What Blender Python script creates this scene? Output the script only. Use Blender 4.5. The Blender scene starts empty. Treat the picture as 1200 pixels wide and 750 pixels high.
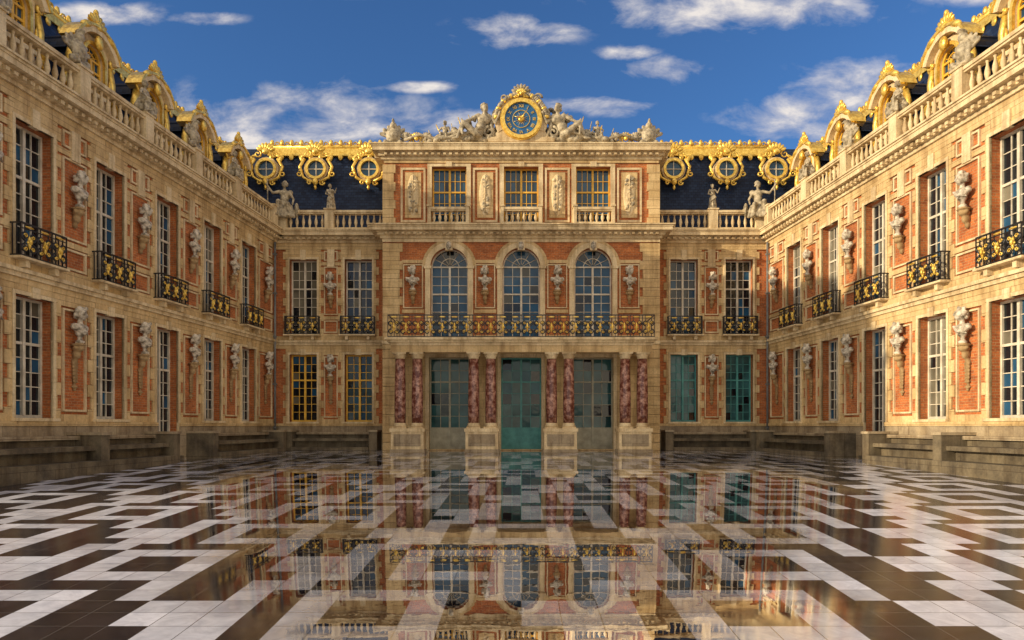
import bpy, bmesh, math, random
from mathutils import Vector, Matrix
random.seed(7)
R=random.random
def U(a,b): return a+(b-a)*random.random()
scene=bpy.context.scene
COL=scene.collection

# ---------------------------------------------------------------- materials
def newmat(name):
    m=bpy.data.materials.new(name); m.use_nodes=True
    nt=m.node_tree; bs=nt.nodes['Principled BSDF']
    return m,nt,bs
def N(nt,t,**kw):
    n=nt.nodes.new(t)
    for k,v in kw.items(): setattr(n,k,v)
    return n
def L(nt,a,b): nt.links.new(a,b)
def noise(nt,vec,scale,detail=5,rough=.6):
    n=N(nt,'ShaderNodeTexNoise'); n.inputs['Scale'].default_value=scale
    n.inputs['Detail'].default_value=detail; n.inputs['Roughness'].default_value=rough
    if vec is not None: L(nt,vec,n.inputs['Vector'])
    return n
def ramp(nt,fac,stops):
    r=N(nt,'ShaderNodeValToRGB'); e=r.color_ramp.elements
    while len(e)<len(stops): e.new(.5)
    for i,(p,c) in enumerate(stops):
        e[i].position=p; e[i].color=(c[0],c[1],c[2],1) if hasattr(c,'__len__') else (c,c,c,1)
    L(nt,fac,r.inputs['Fac']); return r
def mixc(nt,a,b,fac,mode='MIX'):
    m=N(nt,'ShaderNodeMix',data_type='RGBA',blend_type=mode)
    for s,v in ((m.inputs['A'],a),(m.inputs['B'],b),(m.inputs['Factor'],fac)):
        if hasattr(v,'is_output'): L(nt,v,s)
        elif hasattr(v,'__len__'): s.default_value=(v[0],v[1],v[2],1)
        else: s.default_value=v
    return m.outputs['Result']
def mapping(nt,vec,scale):
    m=N(nt,'ShaderNodeMapping'); m.inputs['Scale'].default_value=scale; L(nt,vec,m.inputs['Vector']); return m.outputs[0]

def mat_stone(name,c1,c2,joint=.75,rough=.8,jw=.85,jh=.38,streak=.55):
    m,nt,bs=newmat(name)
    tc=N(nt,'ShaderNodeTexCoord'); ob=tc.outputs['Object']; uv=tc.outputs['UV']
    n1=noise(nt,ob,1.3,6,.65); n2=noise(nt,ob,14,6,.7)
    st=noise(nt,mapping(nt,ob,(3.5,3.5,.35)),1.0,5,.6)
    r=ramp(nt,n1.outputs[0],[(.35,c2),(.62,c1)])
    br=N(nt,'ShaderNodeTexBrick'); L(nt,uv,br.inputs['Vector'])
    br.inputs['Scale'].default_value=1; br.inputs['Brick Width'].default_value=jw; br.inputs['Row Height'].default_value=jh
    br.inputs['Mortar Size'].default_value=.009; br.inputs['Mortar Smooth'].default_value=.3
    br.inputs['Color1'].default_value=(1,1,1,1); br.inputs['Color2'].default_value=(.82,.77,.70,1); br.inputs['Mortar'].default_value=(.38,.31,.25,1)
    c=mixc(nt,r.outputs[0],br.outputs['Color'],joint,'MULTIPLY')
    f=ramp(nt,n2.outputs[0],[(.3,.70),(.7,1.12)])
    c=mixc(nt,c,f.outputs[0],.75,'MULTIPLY')
    s=ramp(nt,st.outputs[0],[(.36,(.42,.33,.23)),(.54,(1,1,1))])
    c=mixc(nt,c,s.outputs[0],streak,'MULTIPLY')
    L(nt,c,bs.inputs['Base Color']); bs.inputs['Roughness'].default_value=rough
    b=N(nt,'ShaderNodeBump'); b.inputs['Strength'].default_value=.45; b.inputs['Distance'].default_value=.02
    L(nt,n2.outputs[0],b.inputs['Height']); L(nt,b.outputs[0],bs.inputs['Normal'])
    return m
def mat_brick(name):
    m,nt,bs=newmat(name)
    tc=N(nt,'ShaderNodeTexCoord')
    br=N(nt,'ShaderNodeTexBrick'); L(nt,tc.outputs['UV'],br.inputs['Vector'])
    br.inputs['Scale'].default_value=1; br.inputs['Brick Width'].default_value=.23; br.inputs['Row Height'].default_value=.078
    br.inputs['Mortar Size'].default_value=.007; br.inputs['Bias'].default_value=-.1
    br.inputs['Color1'].default_value=(.58,.175,.045,1); br.inputs['Color2'].default_value=(.34,.09,.026,1); br.inputs['Mortar'].default_value=(.46,.28,.14,1)
    n=noise(nt,tc.outputs['Object'],1.6,7,.7); f=ramp(nt,n.outputs[0],[(.3,(.58,.52,.48)),(.68,(1.15,1.12,1.05))])
    n3=noise(nt,tc.outputs['Object'],18,3,.7); f3=ramp(nt,n3.outputs[0],[(.3,.55),(.7,1.25)])
    c=mixc(nt,br.outputs['Color'],f.outputs[0],.85,'MULTIPLY'); c=mixc(nt,c,f3.outputs[0],.75,'MULTIPLY')
    L(nt,c,bs.inputs['Base Color']); bs.inputs['Roughness'].default_value=.85
    b=N(nt,'ShaderNodeBump'); b.inputs['Strength'].default_value=.5; b.inputs['Distance'].default_value=.01; b.invert=True
    L(nt,br.outputs['Fac'],b.inputs['Height']); L(nt,b.outputs[0],bs.inputs['Normal'])
    return m
def mat_simple(name,c1,c2,scale=6,rough=.5,metal=0,bump=.2,lo=.35,hi=.65,spec=.5):
    m,nt,bs=newmat(name); tc=N(nt,'ShaderNodeTexCoord')
    n=noise(nt,tc.outputs['Object'],scale,6,.65); r=ramp(nt,n.outputs[0],[(lo,c1),(hi,c2)])
    L(nt,r.outputs[0],bs.inputs['Base Color']); bs.inputs['Roughness'].default_value=rough; bs.inputs['Metallic'].default_value=metal
    bs.inputs['Specular IOR Level'].default_value=spec
    b=N(nt,'ShaderNodeBump'); b.inputs['Strength'].default_value=bump; b.inputs['Distance'].default_value=.02
    n2=noise(nt,tc.outputs['Object'],scale*4,4,.6)
    L(nt,n2.outputs[0],b.inputs['Height']); L(nt,b.outputs[0],bs.inputs['Normal'])
    return m
def mat_slate():
    m,nt,bs=newmat('slate'); tc=N(nt,'ShaderNodeTexCoord')
    br=N(nt,'ShaderNodeTexBrick'); L(nt,tc.outputs['UV'],br.inputs['Vector'])
    br.inputs['Scale'].default_value=1; br.inputs['Brick Width'].default_value=.22; br.inputs['Row Height'].default_value=.14
    br.inputs['Mortar Size'].default_value=.008
    br.inputs['Color1'].default_value=(.008,.016,.045,1); br.inputs['Color2'].default_value=(.018,.036,.085,1); br.inputs['Mortar'].default_value=(.003,.004,.010,1)
    L(nt,br.outputs['Color'],bs.inputs['Base Color']); bs.inputs['Roughness'].default_value=.5; bs.inputs['Specular IOR Level'].default_value=.2
    b=N(nt,'ShaderNodeBump'); b.inputs['Strength'].default_value=.6; b.inputs['Distance'].default_value=.015; b.invert=True
    L(nt,br.outputs['Fac'],b.inputs['Height']); L(nt,b.outputs[0],bs.inputs['Normal'])
    return m
def mat_glass(name,c,rough=.04,ior=1.5,lo=.45):
    m,nt,bs=newmat(name); tc=N(nt,'ShaderNodeTexCoord')
    n=noise(nt,tc.outputs['Object'],.9,3,.5); r=ramp(nt,n.outputs[0],[(.35,[x*lo for x in c]),(.7,c)])
    L(nt,r.outputs[0],bs.inputs['Base Color']); bs.inputs['Roughness'].default_value=rough
    bs.inputs['IOR'].default_value=ior
    b=N(nt,'ShaderNodeBump'); b.inputs['Strength'].default_value=.12; b.inputs['Distance'].default_value=.02
    n2=noise(nt,tc.outputs['Object'],3,2,.5)
    L(nt,n2.outputs[0],b.inputs['Height']); L(nt,b.outputs[0],bs.inputs['Normal'])
    return m
STONE=mat_stone('cream_limestone',(.76,.56,.29),(.58,.41,.19))
STONE2=mat_stone('pale_limestone',(.84,.68,.42),(.64,.49,.28),joint=.3,streak=.6)
PLINTH=mat_stone('weathered_plinth_stone',(.46,.37,.24),(.27,.21,.14),joint=.8)
STEPM=mat_stone('dark_step_stone',(.20,.16,.10),(.075,.058,.038),joint=.8,jw=1.1,jh=.9)
BRICK=mat_brick('red_brick')
SCULPT=mat_simple('aged_statue_marble',(.16,.13,.09),(.64,.56,.44),6,.65,0,.3,.38,.58)
LEADST=mat_simple('weathered_roof_sculpture',(.14,.11,.07),(.54,.45,.30),6,.6,0,.3)
GOLD=mat_simple('gilded_lead',(.60,.34,.04),(1.0,.72,.17),7,.30,.5,.45)
GOLDP=mat_simple('ochre_painted_wood',(.60,.32,.025),(.85,.50,.06),4,.45)
WHITEP=mat_simple('cream_painted_wood',(.46,.40,.30),(.72,.65,.52),3,.5)
TAUPE=mat_simple('weathered_door_paint',(.27,.25,.17),(.44,.41,.29),3,.5)
TEALP=mat_simple('teal_painted_wood',(.04,.20,.19),(.08,.32,.29),3,.45)
IRON=mat_simple('black_wrought_iron',(.008,.008,.010),(.02,.02,.022),6,.4)
COLM=mat_simple('rance_red_marble',(.12,.03,.02),(.55,.30,.22),6,.15,0,.05,.44,.68)
SLATE=mat_slate()
GL1=mat_glass('window_glass_dark',(.010,.014,.020))
GL2=mat_glass('window_glass_blue',(.02,.095,.19),.04,1.42)
GL3=mat_glass('window_glass_curtained',(.20,.18,.13),.12)
GLT=mat_glass('door_glass_teal',(.05,.16,.17),.05,1.45,.3)
NAVY=mat_simple('blue_enamel',(.008,.08,.24),(.02,.15,.36),4,.3)
PIPE=mat_simple('lead_pipe',(.12,.12,.12),(.2,.2,.19),4,.5)
ROOFTOP=mat_simple('lead_sheet',(.09,.1,.12),(.14,.15,.17),2,.6)

# ---------------------------------------------------------------- mesh builder (x along wall, n outward, z up)
class MB:
    def __init__(s,M=None): s.v=[];s.f=[];s.m=[];s.sm=[];s.mats=[];s.M=M or Matrix.Identity(4)
    def mi(s,m):
        if m not in s.mats: s.mats.append(m)
        return s.mats.index(m)
    def face(s,idx,m,sm=False): s.f.append(tuple(idx)); s.m.append(s.mi(m)); s.sm.append(sm)
    def poly(s,pts,m,sm=False):
        b=len(s.v)
        for p in pts: s.v.append(Vector((p[0],-p[1],p[2])))
        s.face(range(b,b+len(pts)),m,sm)
    def box(s,x0,x1,n0,n1,z0,z1,m):
        if x1-x0<1e-4 or z1-z0<1e-4: return
        b=len(s.v)
        for z in (z0,z1):
            for (x,n) in ((x0,n0),(x1,n0),(x1,n1),(x0,n1)): s.v.append(Vector((x,-n,z)))
        for q in ((0,1,2,3),(4,5,6,7),(0,1,5,4),(1,2,6,5),(2,3,7,6),(3,0,4,7)): s.face([b+i for i in q],m)
    def lathe(s,cx,n,z0,prof,m,seg=10):
        b=len(s.v)
        for r,z in prof:
            for k in range(seg):
                a=2*math.pi*k/seg; s.v.append(Vector((cx+r*math.cos(a),-n+r*math.sin(a),z0+z)))
        for i in range(len(prof)-1):
            for k in range(seg):
                k2=(k+1)%seg; s.face((b+i*seg+k,b+i*seg+k2,b+(i+1)*seg+k2,b+(i+1)*seg+k),m,True)
        s.face([b+k for k in range(seg)],m); s.face([b+(len(prof)-1)*seg+k for k in range(seg)],m)
    def tube(s,pts,r,m,seg=5,taper=1.0):
        b=len(s.v); P=[Vector((p[0],-p[1],p[2])) for p in pts]; n=len(P)
        for i,p in enumerate(P):
            t=(P[min(i+1,n-1)]-P[max(i-1,0)]).normalized()
            bb=Vector((0,1,0)) if abs(t.y)<.9 else Vector((1,0,0))
            a1=t.cross(bb).normalized(); a2=t.cross(a1).normalized()
            rr=r*(1+(taper-1)*i/(n-1))
            for k in range(seg):
                a=2*math.pi*k/seg; s.v.append(p+a1*rr*math.cos(a)+a2*rr*math.sin(a))
        for i in range(n-1):
            for k in range(seg):
                k2=(k+1)%seg; s.face((b+i*seg+k,b+i*seg+k2,b+(i+1)*seg+k2,b+(i+1)*seg+k),m,True)
        s.face([b+k for k in range(seg)],m); s.face([b+(n-1)*seg+k for k in range(seg)],m)
    def ell(s,c,r,m,rot=0,nu=8,nv=5):
        b=len(s.v); cr,sr=math.cos(rot),math.sin(rot)
        for j in range(nv+1):
            ph=math.pi*j/nv
            for i in range(nu):
                a=2*math.pi*i/nu
                x=r[0]*math.sin(ph)*math.cos(a); y=r[1]*math.sin(ph)*math.sin(a); z=r[2]*math.cos(ph)
                s.v.append(Vector((c[0]+x*cr+z*sr,-c[1]+y,c[2]-x*sr+z*cr)))
        for j in range(nv):
            for i in range(nu):
                i2=(i+1)%nu
                q=[b+j*nu+i,b+j*nu+i2,b+(j+1)*nu+i2,b+(j+1)*nu+i]
                s.face(q,m,True)
    def ring(s,cx,cz,r0,r1,n0,n1,a0,a1,m,seg=16):
        full=abs(a1-a0)>6.28; b=len(s.v); cnt=seg if full else seg+1
        for i in range(cnt):
            a=a0+(a1-a0)*i/seg
            for (r,n) in ((r0,n0),(r1,n0),(r1,n1),(r0,n1)): s.v.append(Vector((cx+r*math.cos(a),-n,cz+r*math.sin(a))))
        for i in range(seg):
            j=(i+1)%cnt
            for k in range(4):
                k2=(k+1)%4; s.face((b+i*4+k,b+i*4+k2,b+j*4+k2,b+j*4+k),m)
        if not full:
            s.face([b+k for k in range(4)],m); s.face([b+seg*4+k for k in range(4)],m)
    def archplate(s,a,c,zs,zt,n0,n1,m,seg=16):
        r=(c-a)/2; cx=(a+c)/2; P=[(cx-r*math.cos(math.pi*i/seg),zs+r*math.sin(math.pi*i/seg)) for i in range(seg+1)]
        for i in range(seg):
            (x0,z0),(x1,z1)=P[i],P[i+1]
            for n in (n0,n1): s.poly([(x0,n,z0),(x1,n,z1),(x1,n,zt),(x0,n,zt)],m)
            s.poly([(x0,n0,z0),(x1,n0,z1),(x1,n1,z1),(x0,n1,z0)],m)
    def spiral(s,cx,cz,n,r,m,rad=.02,turns=1.3,a0=0,d=1,pts=14,dn=0):
        P=[]
        for i in range(pts+1):
            t=i/pts; a=a0+d*2*math.pi*turns*t; rr=r*(1-.82*t); P.append((cx+rr*math.cos(a),n+dn*t,cz+rr*math.sin(a)))
        s.tube(P,rad,m,5,.7)
    def build(s,name,parent=None,loc=None):
        me=bpy.data.meshes.new(name)
        me.from_pydata([s.M@v for v in s.v],[],s.f)
        for m in s.mats: me.materials.append(m)
        me.polygons.foreach_set('material_index',s.m); me.polygons.foreach_set('use_smooth',s.sm)
        uv=me.uv_layers.new(name='UVMap'); data=[]
        for f in s.f:
            p=[s.v[i] for i in f]; nn=Vector((0,0,0))
            for i in range(len(p)):
                nn+=(p[i]-p[0]).cross(p[(i+1)%len(p)]-p[0])
            ax=max(range(3),key=lambda k:abs(nn[k]))
            for q in p:
                data+= [q.x,q.z] if ax==1 else ([q.y,q.z] if ax==0 else [q.x,q.y])
        uv.data.foreach_set('uv',data)
        bm=bmesh.new(); bm.from_mesh(me); bmesh.ops.recalc_face_normals(bm,faces=bm.faces); bm.to_mesh(me); bm.free()
        me.update()
        ob=bpy.data.objects.new(name,me); COL.objects.link(ob)
        if parent: ob.parent=parent
        if loc: ob.location=loc
        return ob
def empty(name):
    e=bpy.data.objects.new(name,None); COL.objects.link(e); return e
def inst(me,name,loc,rz=0,sc=1,parent=None):
    ob=bpy.data.objects.new(name,me); COL.objects.link(ob); ob.location=loc; ob.rotation_euler=(0,0,rz)
    ob.scale=(sc,sc,sc) if not hasattr(sc,'__len__') else sc
    if parent: ob.parent=parent
    return ob

# ---------------------------------------------------------------- organic sculpture (union of ellipsoids, voxel-fused)
def E(c,r,rot=(0,0,0)): return (Vector(c),Vector(r) if hasattr(r,'__len__') else Vector((r,r,r)),rot)
def CH(p,q,r0,r1):
    p=Vector(p);q=Vector(q);n=max(2,int((q-p).length/(min(r0,r1)*.45))+1)
    return [E(p.lerp(q,i/(n-1)),r0+(r1-r0)*i/(n-1)) for i in range(n)]
def organic(name,parts,voxel,mat,split=None):
    from mathutils import Euler
    bm=bmesh.new()
    for c,r,rot in parts:
        M=Matrix.Translation(c)@Euler(rot).to_matrix().to_4x4()@Matrix.Diagonal((r.x,r.y,r.z,1))
        bmesh.ops.create_icosphere(bm,subdivisions=2,radius=1,matrix=M)
    me=bpy.data.meshes.new('tmp'); bm.to_mesh(me); bm.free()
    ob=bpy.data.objects.new('tmp',me); COL.objects.link(ob)
    md=ob.modifiers.new('r','REMESH'); md.mode='VOXEL'; md.voxel_size=voxel; md.use_smooth_shade=True
    sm=ob.modifiers.new('s','SMOOTH'); sm.iterations=2; sm.factor=.5
    dg=bpy.context.evaluated_depsgraph_get(); dg.update()
    out=bpy.data.meshes.new_from_object(ob.evaluated_get(dg)); bpy.data.objects.remove(ob)
    out.name=name; out.materials.clear(); out.materials.append(mat)
    if split: out.materials.append(split)
    for p in out.polygons:
        p.use_smooth=True
        if split and p.center.z<.005: p.material_index=1
    return out
def headparts(c,s=1,turn=0,curly=True):
    c=Vector(c); ct,stt=math.cos(turn),math.sin(turn)
    def P(x,y,z): return c+Vector((x*ct-y*stt,x*stt+y*ct,z))*s
    o=[E(P(0,0,0),(.092*s,.115*s,.135*s),(0,0,turn)),E(P(0,-.04,-.08),(.06*s,.07*s,.06*s),(0,0,turn)),
       E(P(0,-.12,-.01),(.018*s,.03*s,.04*s),(0,0,turn)),E(P(0,-.10,.045),(.07*s,.025*s,.016*s),(0,0,turn)),
       E(P(0,-.105,-.07),(.035*s,.022*s,.012*s),(0,0,turn))]
    if curly:
        for i in range(13):
            a=math.pi*(-.1+1.2*i/12); o.append(E(P(.105*math.cos(a),.03+.09*math.sin(a),U(-.09,.09)),.042*s))
        for i in range(6): o.append(E(P(U(-.07,.07),U(-.07,.07),.115),.045*s))
    return o
def bust_mesh(turn,long):
    p=headparts((0,-.05,.82),1.32,turn)
    p+=CH((0,0,.48),(0,-.01,.74),.075,.062)
    p+=[E((0,.0,.42),(.22,.15,.15)),E((-.2,.01,.45),(.10,.10,.10)),E((.2,.01,.45),(.10,.10,.10)),E((-.09,-.1,.42),(.1,.07,.08)),E((.09,-.1,.42),(.1,.07,.08)),
        E((0,0,.28),(.14,.11,.11)),E((0,0,.18),(.07,.07,.09))]
    p+=CH((-.25,-.07,.50),(.05,-.15,.32),.04,.05)+CH((.02,-.15,.34),(.22,-.06,.27),.04,.03)+CH((-.24,-.03,.44),(0,-.13,.26),.035,.04)
    p+=[E((0,0,.05),(.14,.12,.05)),E((0,0,.11),(.07,.07,.05))]
    p+=[E((0,.05,-.04),(.2,.2,.04)),E((0,.05,-.14),(.13,.17,.10)),E((0,.1,-.30),(.10,.12,.14)),E((0,.15,-.46),(.07,.08,.12)),E((-.12,.04,-.12),.055),E((.12,.04,-.12),.055)]
    if long:
        p+=CH((0,.17,-.5),(0,.18,-1.15),.085,.04)
        for i in range(6):
            z=-.55-.1*i; p+=[E((-.075+.005*i,.14,z),.042),E((.075-.005*i,.14,z),.042)]
        p+=[E((0,.16,-1.2),(.11,.06,.05)),E((0,.16,-1.28),.045)]
    return organic('bust_sculpture',p,.02,SCULPT,STONE)
BUSTS={(l,i):bust_mesh(t,l) for l in (0,1) for i,t in enumerate((-.45,.3,.75))}

def reclining(side):
    s=side; X=lambda x,y,z:(x*s,y,z)
    p=[E(X(0,0,.28),(.24,.2,.2)),E(X(-.12,-.02,.52),(.2,.16,.24)),E(X(-.26,-.03,.80),(.27,.17,.2)),E(X(-.42,-.02,.92),.11),E(X(-.06,-.05,.93),.11)]
    p+=CH(X(-.27,-.04,.95),X(-.28,-.06,1.08),.075,.07)+headparts(X(-.28,-.08,1.22),1.1,-.5*s)
    p+=CH(X(.05,-.1,.28),X(.48,-.22,.62),.15,.105)+CH(X(.48,-.22,.62),X(.70,-.18,.12),.1,.06)+[E(X(.78,-.22,.07),(.14,.06,.05))]
    p+=CH(X(.05,.05,.25),X(.58,.0,.3),.15,.1)+CH(X(.58,.0,.3),X(1.08,-.05,.14),.095,.055)+[E(X(1.16,-.08,.13),(.12,.06,.05))]
    p+=CH(X(-.48,0,.9),X(-.68,-.1,.66),.085,.06)+CH(X(-.68,-.1,.66),X(-.82,-.15,.98),.06,.045)+[E(X(-.83,-.16,1.02),.06)]
    p+=CH(X(.0,-.05,.93),X(.26,-.15,.74),.085,.06)+CH(X(.26,-.15,.74),X(.46,-.25,.6),.06,.045)+[E(X(.5,-.26,.58),.06)]
    p+=CH(X(.5,-.28,.2),X(.54,-.26,.75),.05,.035)
    for i in range(12): p.append(E(X(-.45+.17*i,.1+.05*math.sin(i),.12+.04*math.cos(i*2)),(.2,.22,.14),(0,.4*math.sin(i),0)))
    for i in range(7): p.append(E(X(-.3+.2*i,.2,.45-.05*i),(.2,.14,.3-.025*i)))
    p+=CH(X(-.1,-.18,.45),X(.6,-.12,.2),.07,.05)+CH(X(-.4,.12,.9),X(-.1,.14,.2),.1,.14)
    return organic('reclining_figure',p,.028,LEADST)
def standing(arm=1):
    p=[E((0,0,.06),(.3,.26,.07)),E((0,0,.35),(.2,.17,.34)),E((.02,-.01,.75),(.19,.16,.25)),E((0,0,1.05),(.17,.13,.2)),E((0,0,1.28),(.21,.13,.15))]
    p+=[E((-.19,0,1.37),.075),E((.19,0,1.37),.075)]
    p+=CH((0,0,1.4),(0,-.02,1.52),.06,.055)+headparts((0,-.03,1.64),.95,.4)
    p+=CH((.2,0,1.37),(.36,-.06,1.15),.065,.05)+CH((.36,-.06,1.15),(.46,-.12,1.42*arm),.05,.035)+[E((.47,-.12,1.45*arm),.05)]
    p+=CH((-.2,0,1.37),(-.30,-.04,1.08),.065,.05)+CH((-.3,-.04,1.08),(-.12,-.2,1.0),.048,.035)+[E((-.1,-.21,1.0),.045)]
    for i in range(9):
        a=math.pi*(i/8)*2; p+=CH((.17*math.cos(a),.13*math.sin(a),.85),(.23*math.cos(a),.19*math.sin(a),.06),.035,.05)
    p+=CH((-.2,-.1,1.3),(.2,-.16,.8),.05,.06)+CH((.2,-.15,.8),(-.15,-.18,.55),.05,.05)+CH((.12,.12,1.3),(.25,.16,.1),.1,.13)
    return organic('draped_figure',p,.026,LEADST)
def seated(side,staff=True):
    s=side; X=lambda x,y,z:(x*s,y,z)
    p=[E((0,.1,.22),(.4,.3,.24)),E(X(0,0,.55),(.22,.19,.18)),E(X(-.03,.02,.8),(.17,.14,.22)),E(X(-.04,.02,1.03),(.22,.14,.15))]
    p+=CH((-.04*s,.0,1.12),(-.03*s,-.02,1.26),.06,.055)+headparts((-.03*s,-.03,1.38),1,.6*s)
    p+=CH(X(.08,0,.52),X(.2,-.36,.58),.13,.1)+CH(X(.2,-.36,.58),X(.26,-.34,.1),.09,.06)+[E(X(.27,-.42,.05),(.06,.13,.05))]
    p+=CH(X(-.08,0,.52),X(-.16,-.36,.5),.13,.1)+CH(X(-.16,-.36,.5),X(-.2,-.28,.08),.09,.06)+[E(X(-.2,-.36,.04),(.06,.13,.05))]
    if staff:
        p+=CH(X(.16,0,1.08),X(.42,-.05,.98),.07,.055)+CH(X(.42,-.05,.98),X(.62,-.12,1.25),.05,.04)+[E(X(.64,-.12,1.28),.05)]
        p+=CH(X(.62,-.1,1.5),X(.6,-.05,.1),.035,.035)
    else:
        p+=CH(X(.16,0,1.08),X(.36,-.05,.85),.07,.055)+CH(X(.36,-.05,.85),X(.26,-.28,.66),.05,.04)+[E(X(.25,-.3,.65),.05)]
    p+=CH(X(-.22,0,1.08),X(-.38,-.02,.8),.07,.05)+CH(X(-.38,-.02,.8),X(-.34,-.2,.55),.05,.04)
    for i in range(8):
        x=-.3+.085*i; p+=CH(X(x,-.2-.1*R(),.45),X(x*1.3,-.3,.03),.05,.07)
    p+=[E(X(-.5,-.05,.35),(.1,.28,.32)),E(X(-.52,-.05,.35),(.14,.1,.1))]
    p+=CH(X(-.25,.12,1.1),X(.3,.2,.3),.12,.1)
    return organic('seated_figure',p,.026,LEADST)
def trophy():
    p=[E((0,.05,.1),(.42,.25,.11)),E((0,0,.55),(.36,.12,.42)),E((0,-.1,.55),(.24,.09,.28)),E((0,-.17,.55),(.09,.06,.1)),E((0,0,1.0),(.17,.17,.17)),E((0,-.03,1.2),(.06,.2,.12))]
    for i in range(7):
        a=math.pi*(.12+.76*i/6); p+=CH((.15*math.cos(a),.08,.45),(.55*math.cos(a),.1,.45+.5*math.sin(a)),.05,.06)
        p.append(E((.56*math.cos(a),.1,.48+.5*math.sin(a)),(.10,.06,.15),(0,math.pi/2-a,0)))
    for i in range(8): p.append(E((U(-.45,.45),U(-.15,.1),U(.12,.3)),(U(.08,.16),.1,U(.08,.14)),(0,R()*3,0)))
    return organic('trophy_sculpture',p,.026,LEADST)
RECL={1:reclining(1),-1:reclining(-1)}; STAND=standing(); SEAT={1:seated(1),-1:seated(-1)}; SEATP={1:seated(1,False),-1:seated(-1,False)}; TROPHY=trophy()

# ---------------------------------------------------------------- architectural parts
def wall(mb,u0,u1,z0,z1,ops,m,th=.6):
    cur=u0
    for c,w,zb,zt,arch in sorted(ops):
        a,b=c-w/2,c+w/2
        mb.box(cur,a,-th,0,z0,z1,m)
        if zb>z0: mb.box(a,b,-th,0,z0,zb,m)
        if arch: mb.archplate(a,b,zt-w/2,z1,-th,0,m)
        elif zt<z1: mb.box(a,b,-th,0,zt,z1,m)
        cur=b
    mb.box(cur,u1,-th,0,z0,z1,m)
def glassmat(pref=None,curt=False):
    r=R()
    if pref is GLT: return GLT if r<.85 else GL1
    if pref is GL2: return GL2 if r<.85 else GL1
    if curt: return GL3 if r<.75 else GL1
    return GL1 if r<.76 else (GL2 if r<.96 else GL3)
def window(mb,c,w,zb,zt,fm,nb=-.30,cols=4,rows=7,arch=False,pref=None,solid=0):
    a,b=c-w/2,c+w/2; fw=.065
    zs=zt-w/2 if arch else zt
    mb.box(a,a+fw,nb-.03,nb+.05,zb,zs,fm); mb.box(b-fw,b,nb-.03,nb+.05,zb,zs,fm)
    mb.box(a+fw,b-fw,nb-.03,nb+.045,zb,zb+fw*1.3,fm)
    mb.box(c-.045,c+.045,nb-.03,nb+.07,zb+fw*1.3,zs-(0 if arch else fw),fm)
    if not arch: mb.box(a+fw,b-fw,nb-.03,nb+.045,zt-fw,zt,fm)
    zl=zb+fw*1.3; zh=zs if arch else zt-fw
    if solid>0:
        mb.box(a+fw,b-fw,nb-.03,nb+.02,zl,zl+solid,fm)
        for sx in (-1,1):
            x0,x1=(a+fw+.06,c-.1) if sx<0 else (c+.1,b-fw-.06)
            mb.box(x0,x1,nb,nb+.04,zl+.08,zl+solid-.08,fm)
        zl+=solid
    hr=(zh-zl)/rows
    xs=[a+fw+(w-2*fw)*i/cols for i in range(cols+1)]
    for i in range(1,cols):
        if abs(xs[i]-c)>.05: mb.box(xs[i]-.013,xs[i]+.013,nb-.02,nb+.025,zl,zh,fm)
    tr=max(1,int(rows*.72))
    for j in range(1,rows):
        z=zl+hr*j; hh=.035 if j==tr else .012
        mb.box(a+fw,c-.047,nb-.02,nb+.022 if hh<.02 else nb+.05,z-hh,z+hh,fm); mb.box(c+.047,b-fw,nb-.02,nb+.022 if hh<.02 else nb+.05,z-hh,z+hh,fm)
    crt=R() if pref is None else 1
    for j in range(rows):
        for i in range(cols):
            tx,tz=U(-.004,.004),U(-.004,.004)
            x0,x1,z0,z1=xs[i],xs[i+1],zl+hr*j,zl+hr*(j+1)
            g=glassmat(pref,(crt<.35 and i in (0,cols-1)) or (crt<.12))
            mb.poly([(x0,nb-.012-tx-tz,z0),(x1,nb-.012+tx-tz,z0),(x1,nb-.012+tx+tz,z1),(x0,nb-.012-tx+tz,z1)],g)
    if arch:
        r=w/2
        mb.ring(c,zs,r-fw,r,nb-.03,nb+.05,0,math.pi,fm,16)
        mb.box(a+fw,b-fw,nb-.03,nb+.048,zs,zs+.06,fm)
        mb.ring(c,zs,r*.5-.015,r*.5+.015,nb-.02,nb+.025,0,math.pi,fm,12)
        for k in range(1,6):
            an=math.pi*k/6; mb.tube([(c+.1*math.cos(an),nb,zs+.05+.1*math.sin(an)),(c+(r-.03)*math.cos(an),nb,zs+(r-.03)*math.sin(an))],.016,fm,4)
        for k in range(6):
            a0,a1=math.pi*k/6,math.pi*(k+1)/6; pts=[(c,nb-.014,zs)]
            d=U(-.004,.004)
            for q in range(4):
                an=a0+(a1-a0)*q/3; pts.append((c+(r-.02)*math.cos(an),nb-.014+d*(q-1.5),zs+(r-.02)*math.sin(an)))
            mb.poly(pts,glassmat(pref))
def jamb(mb,u,d,z0,z1,m,n=.05):
    z=z0;k=0
    while z<z1-.05:
        zz=min(z+.36,z1); w=.18 if k%2 else .31
        x0,x1=(u,u+w) if d>0 else (u-w,u)
        mb.box(x0,x1,-.02,n,z+.006,zz-.006,m); z=zz;k+=1
def cornice(mb,u0,u1,z0,z1,dep,m,e0=0,e1=0,dent=True):
    steps=[(0,.22,.25),(.22,.42,.45),(.42,.5,.55),(.5,.78,.9),(.78,.9,.96),(.9,1,1.05)]
    for a,b,d in steps:
        mb.box(u0-e0*dep*d,u1+e1*dep*d,-.35,dep*d,z0+(z1-z0)*a,z0+(z1-z0)*b,m)
    if dent:
        zz0=z0+(z1-z0)*.24;zz1=z0+(z1-z0)*.42
        n=int((u1-u0)/.26)
        for i in range(n):
            u=u0+(i+.5)*(u1-u0)/n; mb.box(u-.065,u+.065,dep*.4,dep*.66,zz0,zz1-.004,m)
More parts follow.
